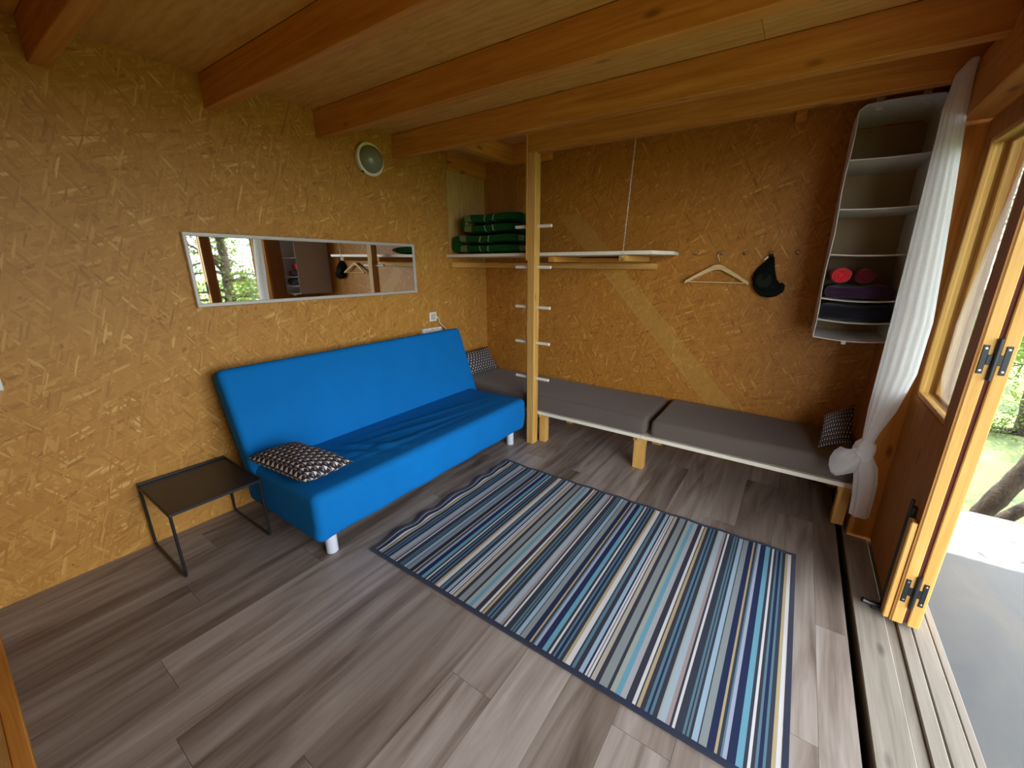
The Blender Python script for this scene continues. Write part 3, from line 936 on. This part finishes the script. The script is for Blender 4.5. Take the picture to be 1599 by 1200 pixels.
def blanket(x0, x1, y0, y1, z0, z1, label, skew):
    """one throw folded double: two soft layers joined by a round fold at the left"""
    t = (z1 - z0) / 2
    path = [(x1, z0 + t / 2)]
    n = 14
    path += [(x1 + (x0 + t - x1) * k / n, z0 + t / 2) for k in range(1, n + 1)]
    path += [(x0 + t - t / 2 * .98 * math.sin(PI * k / 6) * 1.0, z0 + t / 2 + t * (1 - math.cos(PI * k / 6)) / 2) for k in range(1, 6)]
    path += [(x0 + t + skew + (x1 - .03 - x0 - t) * k / n, z1 - t / 2) for k in range(0, n + 1)]
    # thicken the path
    P = [Vector((a, b)) for a, b in path]
    L_, R_ = [], []
    for i, p in enumerate(P):
        d = (P[min(i + 1, len(P) - 1)] - P[max(i - 1, 0)]).normalized(); nn = Vector((-d.y, d.x))
        h = t * .47 * (1 if 0 < i < len(P) - 1 else .55)
        L_.append(p + nn * h); R_.append(p - nn * h)
    loop = L_ + R_[::-1]
    bm = NB(); rings = []
    ny = 10
    for j in range(ny + 1):
        v = j / ny
        inset = .25 * t * (abs(2 * v - 1) ** 6)
        ring = []
        for i, q in enumerate(loop):
            ii = i if i < len(P) else 2 * len(P) - 1 - i
            c = P[ii]
            qq = c + (q - c) * (1 - inset / t * 1.6)
            y = y0 + (y1 - y0) * v + .010 * math.sin(q.x * 11 + q.y * 30)
            xs = qq.x - .50 * (y - y0) * max(0, (qq.x - x0) / (x1 - x0)) ** 2
            ring.append(bm.verts.new((xs, y, qq.y + .004 * math.sin(q.x * 14 + v * 5) * (1 if q.y > z0 + .02 else 0))))
        rings.append(ring)
    m = len(loop)
    for a, b in zip(rings[:-1], rings[1:]):
        for i in range(m): bm.faces.new((a[i], a[(i + 1) % m], b[(i + 1) % m], b[i]))
    np_ = len(P)
    for ring in (rings[0], rings[-1]):
        for i in range(np_ - 1):
            bm.faces.new((ring[i], ring[i + 1], ring[m - 2 - i], ring[m - 1 - i]))
    zmin = min(v.co.z for v in bm.verts)
    bmesh.ops.translate(bm, verts=bm.verts[:], vec=(0, 0, z0 - zmin))
    return obj('folded_blanket', bm, M['blanket'], None, ((x0 + x1) / 2, (y0 + y1) / 2, z0), smooth=50, label=label, cat='blanket', group='folded blankets on the shelf')
blanket(-2.735, -1.925, 2.835, 3.30, 1.587, 1.752, 'dark green plaid blanket folded flat on the white shelf', .01)
blanket(-2.63, -1.93, 2.845, 3.30, 1.754, 1.918, 'dark green plaid blanket lying on top of another folded blanket', .02)

# ---- hooks, hanger, cap
HX = [-.694, -.526, -.370, -.211, -.058]
HL = ['bare brass hook nearest the end of the white shelf', 'brass hook carrying the wooden coat hanger', 'bare brass hook between the hanger and the cap', 'brass hook carrying the dark cap', 'bare brass hook nearest the hanging shelf unit']
for x, l in zip(HX, HL):
    r = empty('wall_hook', (x, YB, 1.57), l, 'hook', 'brass hooks in a row on the back wall')
    bm = NB(); lathe(bm, [(0, 0), (.013, 0), (.013, .002), (.008, .005), (0, .005)], (x, YB, 1.585), (0, -1, 0), 14)
    obj('hook_rose', bm, M['brass'], r)
    bm = NB()
    pts = [(x, YB - .003, 1.585), (x, YB - .02, 1.584)] + [(x, YB - .030 - .014 * math.sin(a), 1.584 - .014 + .014 * math.cos(a)) for a in [k * PI / 6 for k in range(1, 8)]]
    pts = [(x, YB - .003, 1.585), (x, YB - .018, 1.582), (x, YB - .026, 1.574), (x, YB - .034, 1.572), (x, YB - .041, 1.578), (x, YB - .043, 1.588)]
    tube(bm, pts, .0038, 8); lathe(bm, [(0, -.006), (.005, -.004), (.0075, .001), (.005, .006), (0, .008)], (x, YB - .043, 1.59), (0, 0, 1), 10)
    obj('hook_arm', bm, M['brass'], r, smooth='all')
def hanger():
    hx, hy = -.532, YB - .036
    r = empty('coat_hanger', (hx, hy, 1.375), 'pale wooden coat hanger with a trouser bar hung on the wall', 'hanger')
    L_, R_ = -.752, -.320
    bm = NB()
    top = []
    n = 16
    for k in range(n + 1):
        t = k / n; x = L_ + (R_ - L_) * t
        u = abs(t - .5) * 2
        z = 1.512 - .13 * u ** 1.15 - .002 * math.cos(u * 3)
        if u < .14: z = 1.512 - .13 * .14 ** 1.15 + .006 * (1 - (u / .14) ** 2)
        top.append((x, z))
    poly = top + [(x, z - (.036 - .016 * abs(i / n - .5) * 2)) for i, (x, z) in list(enumerate(top))[::-1]]
    m = len(poly); lo = [bm.verts.new((x, hy - .008 - .02 * abs((x - hx) / .21) ** 2, z)) for x, z in poly]; hi = [bm.verts.new((x, hy + .008 - .02 * abs((x - hx) / .21) ** 2, z)) for x, z in poly]
    for i in range(n):
        a, b, c, d = i, i + 1, m - 2 - i, m - 1 - i
        bm.faces.new((lo[a], lo[b], lo[c], lo[d])); bm.faces.new((hi[d], hi[c], hi[b], hi[a]))
    for i in range(m): bm.faces.new((lo[i], hi[i], hi[(i + 1) % m], lo[(i + 1) % m]))
    obj('shoulder_bar', bm, M['hanger_wood'], r, smooth=35)
    bm = NB(); tube(bm, [(L_ + .025, hy - .018, 1.377), (R_ - .025, hy - .018, 1.377)], .0045, 10)
    obj('trouser_bar', bm, M['hanger_wood'], r, smooth=True)
    bm = NB()
    pts = [(hx, hy, 1.505), (hx, hy, 1.535)] + [(hx + .006 - .020 * math.cos(a) , hy, 1.566 + .020 * math.sin(a)) for a in [-.9 + k * .42 for k in range(10)]]
    tube(bm, pts, .0020, 8)
    obj('hanger_hook', bm, M['steel'], r, smooth='all')
hanger()
def cap():
    r = empty('baseball_cap', (-.2, YB - .05, 1.29), 'dark green black peaked cap hanging from a brass hook', 'cap')
    # the cap hangs folded by its strap: a teardrop pouch, the peak curling round its lower right
    outline = [(-.206, 1.563), (-.236, 1.535), (-.272, 1.495), (-.300, 1.450), (-.306, 1.408), (-.290, 1.365), (-.258, 1.325), (-.225, 1.300), (-.185, 1.294), (-.148, 1.302), (-.118, 1.325), (-.112, 1.352), (-.130, 1.378), (-.152, 1.408), (-.168, 1.455), (-.180, 1.505), (-.188, 1.555)]
    bm = NB(); cx, cz = -.212, 1.395
    N = 8; rings = []
    for k in range(N):
        t = k / (N - 1); s = math.cos(t * PI / 2 * .97); h = math.sin(t * PI / 2)
        rings.append([bm.verts.new((cx + (x - cx) * s, YB - .010 - .085 * h * min(1, max(.15, (1.575 - (cz + (z - cz) * s)) / .12)), cz + (z - cz) * s)) for x, z in outline])
    m = len(outline)
    for a, b in zip(rings[:-1], rings[1:]):
        for i in range(m): bm.faces.new((a[i], a[(i + 1) % m], b[(i + 1) % m], b[i]))
    bm.faces.new(rings[-1]); bm.faces.new(rings[0][::-1])
    obj('crown', bm, M['cap'], r, smooth='all')
    bm = NB()
    rim = outline[5:13]
    pts = []
    for i in range(len(rim) - 1):
        for k in range(4):
            t = k / 4; pts.append((rim[i][0] * (1 - t) + rim[i + 1][0] * t, YB - .045, rim[i][1] * (1 - t) + rim[i + 1][1] * t + .012))
    tube(bm, pts, [.006 + .018 * math.sin(PI * (i + .5) / len(pts)) ** .5 for i in range(len(pts))], 10)
    obj('peak', bm, M['cap'], r, smooth='all')
    bm = NB()
    box(bm, -.240, -.230, YB - .040, YB - .037, 1.532, 1.562, M=Matrix.Translation((-.235, 0, 1.547)) @ Matrix.Rotation(.75, 4, 'Y') @ Matrix.Translation((.235, 0, -1.547)))
    obj('white_tag', bm, M['white_plastic'], r)
    bm = NB(); tube(bm, [(-.222, YB - .03, 1.53), (-.216, YB - .040, 1.568), (-.208, YB - .036, 1.576), (-.200, YB - .040, 1.568), (-.190, YB - .03, 1.53)], .005, 8)
    obj('strap', bm, M['cap'], r, smooth='all')
    bm = NB()
    lathe(bm, [(0, .004), (.034, .003), (.050, 0), (.052, -.006), (.050, -.012), (0, -.012)], (-.228, YB - .090, 1.40), (-.12, -1, .1), 20)
    obj('front_patch', bm, M['cap_in'], r, smooth='all')
cap()

# ---- hanging shelf unit (soft organiser) in the corner
def organiser():
    x0, x1, y0, y1 = .100, .447, 2.90, 3.352
    zs = [1.100, 1.203, 1.323, 1.563, 1.797, 2.038]; zt = 2.285
    r = empty('hanging_organizer', ((x0 + x1) / 2, (y0 + y1) / 2, 1.09), 'white fabric hanging shelf unit with open compartments in the corner', 'organizer')
    def sag(x, a): return -a * math.sin(PI * (x - x0) / (x1 - x0))
    for xs in (x0, x1 - .004):
        bm = NB(); g = []
        for i in range(13):
            z = 1.096 + (zt - .022 - 1.096) * i / 12
            g.append([(xs + .004 * math.sin(i * 1.3 + xs), y0, z), (xs + .005 * math.sin(i * 1.9), (y0 + y1) / 2, z), (xs, y1, z)])
        V = [[[bm.verts.new((p[0] + d, p[1], p[2])) for p in row] for row in g] for d in (0, .004)]
        for d in (0, 1):
            for i in range(12):
                for j in range(2): bm.faces.new((V[d][i][j], V[d][i][j + 1], V[d][i + 1][j + 1], V[d][i + 1][j]))
        for i in range(12):
            for j in (0, 2): bm.faces.new((V[0][i][j], V[0][i + 1][j], V[1][i + 1][j], V[1][i][j]))
        obj('side_panel', bm, M['organizer'], r, smooth=50)
    obj('back_panel', B(x0 + .004, x1 - .004, y1 - .004, y1, 1.10, zt - .008), M['organizer_in'], r)
    def sheet(name, z, am, th, mat, rnd_=0.):
        bm = NB(); n = 12; top = []; bot = []
        for i in range(n + 1):
            x = x0 + .0005 + (x1 - x0 - .001) * i / n
            e = 0
            if rnd_:
                u = min(x - x0, x1 - x) / rnd_
                if u < 1: e = -rnd_ * .8 * (1 - math.sqrt(max(0, 1 - (1 - u) ** 2)))
            zz = z + sag(x, am) + e
            top.append([bm.verts.new((x, y, zz)) for y in (y0, y1 - .005)]); bot.append([bm.verts.new((x, y, zz - th)) for y in (y0, y1 - .005)])
        for i in range(n):
            bm.faces.new((top[i][0], top[i + 1][0], top[i + 1][1], top[i][1])); bm.faces.new((bot[i][0], bot[i][1], bot[i + 1][1], bot[i + 1][0]))
            for j in (0, 1): bm.faces.new((top[i][j], bot[i][j], bot[i + 1][j], top[i + 1][j]))
        for i in (0, n): bm.faces.new((top[i][0], top[i][1], bot[i][1], bot[i][0]))
        obj(name, bm, mat, r, smooth=50)
    for k, z in enumerate(zs):
        sheet('shelf_sheet', z, .006 if k > 2 else .012, .006, M['organizer'])
    sheet('top_sheet', zt, -.006, .005, M['organizer'], .03)
    obj('velcro_tab', B(.24, .262, y0 - .002, y0 + .03, 1.066, 1.09, .002), M['organizer'], r)
    obj('hanging_strap', B(.17, .20, 2.99, 3.02, zt - .01, ZC), M['organizer'], r)
    obj('hanging_strap', B(.35, .38, 2.99, 3.02, zt - .01, ZC), M['organizer'], r)
organiser()
def roll(name, cx, y0, cz, rr, mat, label, cat):
    bm = NB(); N = 18; rings = []
    L_ = .30
    prof = [(0, -.004), (.45, .004), (.8, -.002), (.93, .006), (1.0, .03)] + [(1 + .03 * math.sin(k * 2.1), .03 + (L_ - .06) * k / 6) for k in range(1, 6)] + [(1, L_ - .03), (.9, L_), (0, L_)]
    prof2 = []
    for q, h in prof: prof2.append((q, h))
    for q, h in prof2:
        if q == 0: rings.append([bm.verts.new((cx, y0 + h, cz))])
        else: rings.append([bm.verts.new((cx + rr * q * math.cos(2 * PI * k / N) * (1 + .05 * math.sin(3 * 2 * PI * k / N + h * 20)), y0 + h, cz + rr * .92 * q * math.sin(2 * PI * k / N))) for k in range(N)])
    for a, b in zip(rings[:-1], rings[1:]):
        for k in range(N):
            k2 = (k + 1) % N
            if len(a) == 1: bm.faces.new((a[0], b[k], b[k2]))
            elif len(b) == 1: bm.faces.new((a[k], b[0], a[k2]))
            else: bm.faces.new((a[k], b[k], b[k2], a[k2]))
    # spiral lip on the visible end
    sp = []
    for k in range(46):
        a = k * .36; q = .12 + .80 * k / 46
        sp.append((cx + rr * q * math.cos(a), y0 - .001, cz + rr * .92 * q * math.sin(a)))
    tube(bm, sp, .0045, 6)
    return obj(name, bm, mat, None, (cx, y0 + .15, cz - rr), smooth='all', label=label, cat=cat)
def pile(name, x0, x1, y0, y1, z0, z1, mat, label, cat, lumps):
    def d(p):
        x, y, z = p
        if z > z0 + .02:
            z += .012 * math.sin(x * lumps) * math.sin(y * 13) - .10 * max(0, abs(x - (x0 + x1) / 2) / (x1 - x0) - .25) * (z1 - z0) * 3
        y += .006 * math.sin(x * 25 + z * 40)
        z -= .011 * math.sin(PI * (x - .1) / .347) * 0
        return (x, y, max(z, z0))
    return obj(name, rbox(x0, x1, y0, y1, z0, z1, .03, (10, 8, 3), 3, d), mat, None, ((x0 + x1) / 2, (y0 + y1) / 2, z0), smooth='all', label=label, cat=cat)
pile('folded_garment', .115, .435, 2.935, 3.30, 1.3225, 1.388, M['purple'], 'dark plum folded garment under the red rolls', 'garment', 22)
roll('rolled_fleece', .178, 2.93, 1.448, .047, M['red'], 'bright red rolled fleece on the plum garment', 'fleece')
roll('rolled_fleece', .288, 2.96, 1.446, .046, M['darkred'], 'dark red rolled fleece beside the bright red roll', 'fleece')
pile('folded_bag', .108, .440, 2.915, 3.30, 1.2025, 1.285, M['ink'], 'black folded bag in the low compartment under the plum garment', 'bag', 17)

# ---- curtain, gathered and knotted
def curtain():
    r = empty('sheer_curtain', (.44, 2.62, .17), 'white sheer curtain gathered in a knot beside the folding door', 'curtain')
    def sweep(stations, N=56, folds=9, amp=.30, seed=0):
        bm = NB(); rings = []
        S = []
        for i in range(len(stations) - 1):
            a, b = stations[i], stations[i + 1]
            for k in range(6):
                t = k / 6; t2 = t * t * (3 - 2 * t)
                S.append([p * (1 - t2) + q * t2 for p, q in zip(a, b)])
        S.append(list(stations[-1]))
        for (z, cx, cy, hx, hy) in S:
            ring = []
            for k in range(N):
                a = 2 * PI * k / N
                f = 1 - amp * (.5 + .5 * math.sin(folds * a + seed + .8 * math.sin(z * 2.1)))
                ring.append(bm.verts.new((cx + hx * f * math.cos(a), cy + hy * f * math.sin(a), z)))
            rings.append(ring)
        for a, b in zip(rings[:-1], rings[1:]):
            for k in range(N): bm.faces.new((a[k], a[(k + 1) % N], b[(k + 1) % N], b[k]))
        return bm
    top = [(2.315, .440, 2.63, .016, .030), (2.27, .424, 2.63, .030, .036), (2.15, .420, 2.63, .040, .040), (1.85, .436, 2.625, .052, .044), (1.50, .452, 2.615, .066, .048), (1.25, .462, 2.605, .076, .052), (1.0, .460, 2.60, .074, .050),
           (.80, .442, 2.60, .056, .044), (.68, .425, 2.60, .034, .034), (.605, .418, 2.60, .024, .026)]
    obj('drape', sweep(top, folds=13, amp=.10), M['curtain'], r, smooth='all')
    kn = [(.63, .418, 2.60, .022, .022), (.60, .416, 2.598, .046, .040), (.565, .414, 2.596, .052, .044), (.53, .416, 2.598, .044, .040), (.505, .42, 2.60, .026, .026)]
    obj('knot', sweep(kn, folds=5, amp=.18, seed=2), M['curtain'], r, smooth='all')
    tail = [(.54, .425, 2.605, .030, .026), (.47, .440, 2.61, .052, .034), (.38, .455, 2.615, .052, .034), (.28, .463, 2.62, .048, .032), (.172, .466, 2.62, .045, .030)]
    obj('tail', sweep(tail, folds=6, amp=.20, seed=4), M['curtain'], r, smooth='all')
    # loop of cloth fanning out of the knot
    bm = NB(); rows = []
    n, m = 14, 8
    for i in range(n + 1):
        t = i / n
        row = []
        for j in range(m + 1):
            s = j / m
            a = .45 + 1.05 * s
            rad = .03 + (.080 + .115 * math.sin(PI * min(1, s / .6) / 2) - .06 * max(0, s - .6) / .4) * t
            x = .412 - rad * math.cos(a) * (1 - .12 * s)
            z = .60 - rad * math.sin(a) * 1.15 + .02 * t
            y = 2.588 - .03 * math.sin(PI * t) - .014 * math.sin(9 * s + 3 * t)
            row.append(bm.verts.new((x, y, z)))
        rows.append(row)
    for a, b in zip(rows[:-1], rows[1:]):
        for j in range(m): bm.faces.new((a[j], a[j + 1], b[j + 1], b[j]))
    rr = bmesh.ops.solidify(bm, geom=bm.faces[:], thickness=.0015)
    obj('fanned_loop', bm, M['curtain'], r, smooth='all')
curtain()

# ================================================================== outdoors
def tube_np(bm, pts, rads, n=8): tube(bm, pts, rads, n)
def tree(name, label, stems, crown, nleaf, size, seed, group='trees beyond the deck'):
    rg = random.Random(seed); nr = np.random.default_rng(seed)
    base = stems[0][0][:3]
    r = empty(name, base, label, 'tree', group)
    tips = []
    for si, st in enumerate(stems):
        bm = NB()
        pts = [Vector(p[:3]) for p in st]; rad = [p[3] for p in st]
        fine = []; fr = []
        for i in range(len(pts) - 1):
            for k in range(6):
                t = k / 6; fine.append(pts[i].lerp(pts[i + 1], t) + Vector((rg.uniform(-1, 1), rg.uniform(-1, 1), 0)) * rad[i] * .12); fr.append((rad[i] * (1 - t) + rad[i + 1] * t) * rg.uniform(.93, 1.08))
        fine.append(pts[-1]); fr.append(rad[-1])
        tube(bm, fine, fr, 12)
        tr = obj('trunk', bm, M['bark'], r, smooth='all')
        # branches
        nb = crown['branches']
        bm = NB()
        for b in range(nb):
            i = rg.randint(int(len(fine) * crown.get('from', .35)), len(fine) - 1)
            p = fine[i].copy(); d = Vector((rg.gauss(0, 1), rg.gauss(0, 1), rg.uniform(-.25, .75))).normalized()
            L_ = rg.uniform(*crown['len']); bp = [p.copy()]; br = [fr[i] * .42]
            for k in range(6):
                d = (d + Vector((rg.gauss(0, .22), rg.gauss(0, .22), rg.gauss(-.05, .16)))).normalized()
                p = p + d * L_ / 6; bp.append(p.copy()); br.append(max(.004, fr[i] * .42 * (1 - (k + 1) / 6.5)))
                if k >= 2: tips.append(p.copy())
                if k in (2, 3, 4):
                    for _ in range(2):
                        e = (d + Vector((rg.gauss(0, .8), rg.gauss(0, .8), rg.gauss(0, .5)))).normalized(); q = p.copy(); tw = [q.copy()]
                        for kk in range(3):
                            q = q + e * L_ / 9; e = (e + Vector((rg.gauss(0, .25), rg.gauss(0, .25), rg.gauss(-.1, .2)))).normalized(); tw.append(q.copy()); tips.append(q.copy())
                        tube(bm, tw, [.008, .006, .004, .002], 5)
            tube(bm, bp, br, 7)
        obj('branch_work', bm, M['bark'], tr, smooth='all', kind='stuff')
    tp = np.array([tuple(t) for t in tips])
    c = tp[nr.integers(0, len(tp), nleaf)] + nr.normal(0, crown['spread'], (nleaf, 3))
    a = nr.normal(0, 1, (nleaf, 3)); a /= np.linalg.norm(a, axis=1, keepdims=True)
    b = np.cross(a, nr.normal(0, 1, (nleaf, 3))); b /= np.linalg.norm(b, axis=1, keepdims=True)
    s = size * nr.uniform(.6, 1.3, (nleaf, 1))
    V = np.stack([c - a * s, c + b * s * .45, c + a * s, c - b * s * .45], 1).reshape(-1, 3)
    F = np.arange(nleaf * 4).reshape(-1, 4)
    obj('foliage', (V.tolist(), F.tolist()), M['leaf'], r, kind='stuff')
tree('leaning_tree', 'leaning two stemmed tree with rough bark just past the deck edge',
     [[(1.38, 4.22, -.75, .075), (1.43, 4.2, -.4, .066), (1.55, 4.2, 0.0, .060), (1.72, 4.25, .5, .056), (2.0, 4.5, 1.4, .048), (2.3, 5.0, 2.6, .038), (2.4, 5.3, 3.8, .02)],
      [(1.44, 4.30, -.75, .055), (1.56, 4.27, -.42, .046), (1.76, 4.28, -.12, .042), (2.1, 4.5, .5, .045), (2.8, 5.0, 1.3, .035), (3.6, 5.4, 2.2, .02)],
      [(1.88, 4.42, 1.1, .045), (1.62, 4.35, 1.9, .038), (1.35, 4.25, 2.8, .030), (1.2, 4.25, 3.6, .015)]],
     dict(branches=8, len=(1.0, 2.2), spread=.18, **{'from': .72}), 5000, .032, 11)
tree('shade_tree', 'broad leafy tree standing out past the long side of the deck',
     [[(7.2, 4.6, -1.4, .16), (7.1, 4.5, -.4, .14), (6.9, 4.6, .6, .12), (7.1, 4.7, 1.8, .10), (7.0, 4.5, 3.2, .07), (7.2, 4.6, 5.0, .03)]],
     dict(branches=40, len=(1.3, 2.4), spread=.24, **{'from': .08}), 15000, .050, 5)
tree('slender_tree', 'slender tree with low branches on the meadow slope',
     [[(5.0, 13.8, -1.5, .13), (5.1, 13.7, 0, .11), (4.9, 13.8, 1.6, .09), (5.1, 13.9, 3.4, .06), (5.0, 13.8, 5.2, .02)]],
     dict(branches=24, len=(1.3, 2.6), spread=.25, **{'from': .15}), 14000, .042, 21)
tree('hazel_tree', 'bushy many branched tree farther down the meadow',
     [[(14.8, 9.4, -1.5, .14), (14.9, 9.3, -.4, .13), (14.7, 9.5, 1.0, .10), (14.9, 9.3, 2.6, .07), (14.8, 9.5, 4.6, .02)]],
     dict(branches=26, len=(1.5, 3.0), spread=.28, **{'from': .1}), 8000, .065, 33)
tree('thicket_tree', 'low dense thicket tree right behind the leaning trunks',
     [[(3.2, 9.0, -1.3, .08), (3.1, 8.9, -.3, .07), (3.3, 9.1, .8, .06), (3.1, 8.9, 2.0, .04), (3.2, 9.0, 3.0, .02)]],
     dict(branches=30, len=(.6, 1.1), spread=.14, **{'from': .05}), 9000, .028, 41)
tree('orchard_tree', 'round orchard tree farther off beyond the thicket',
     [[(9.6, 22.0, -1.5, .16), (9.5, 22.0, 0, .14), (9.7, 21.9, 2.0, .10), (9.5, 22.1, 4.0, .06), (9.6, 22.0, 6.0, .02)]],
     dict(branches=34, len=(1.8, 3.4), spread=.35, **{'from': .05}), 16000, .06, 43)
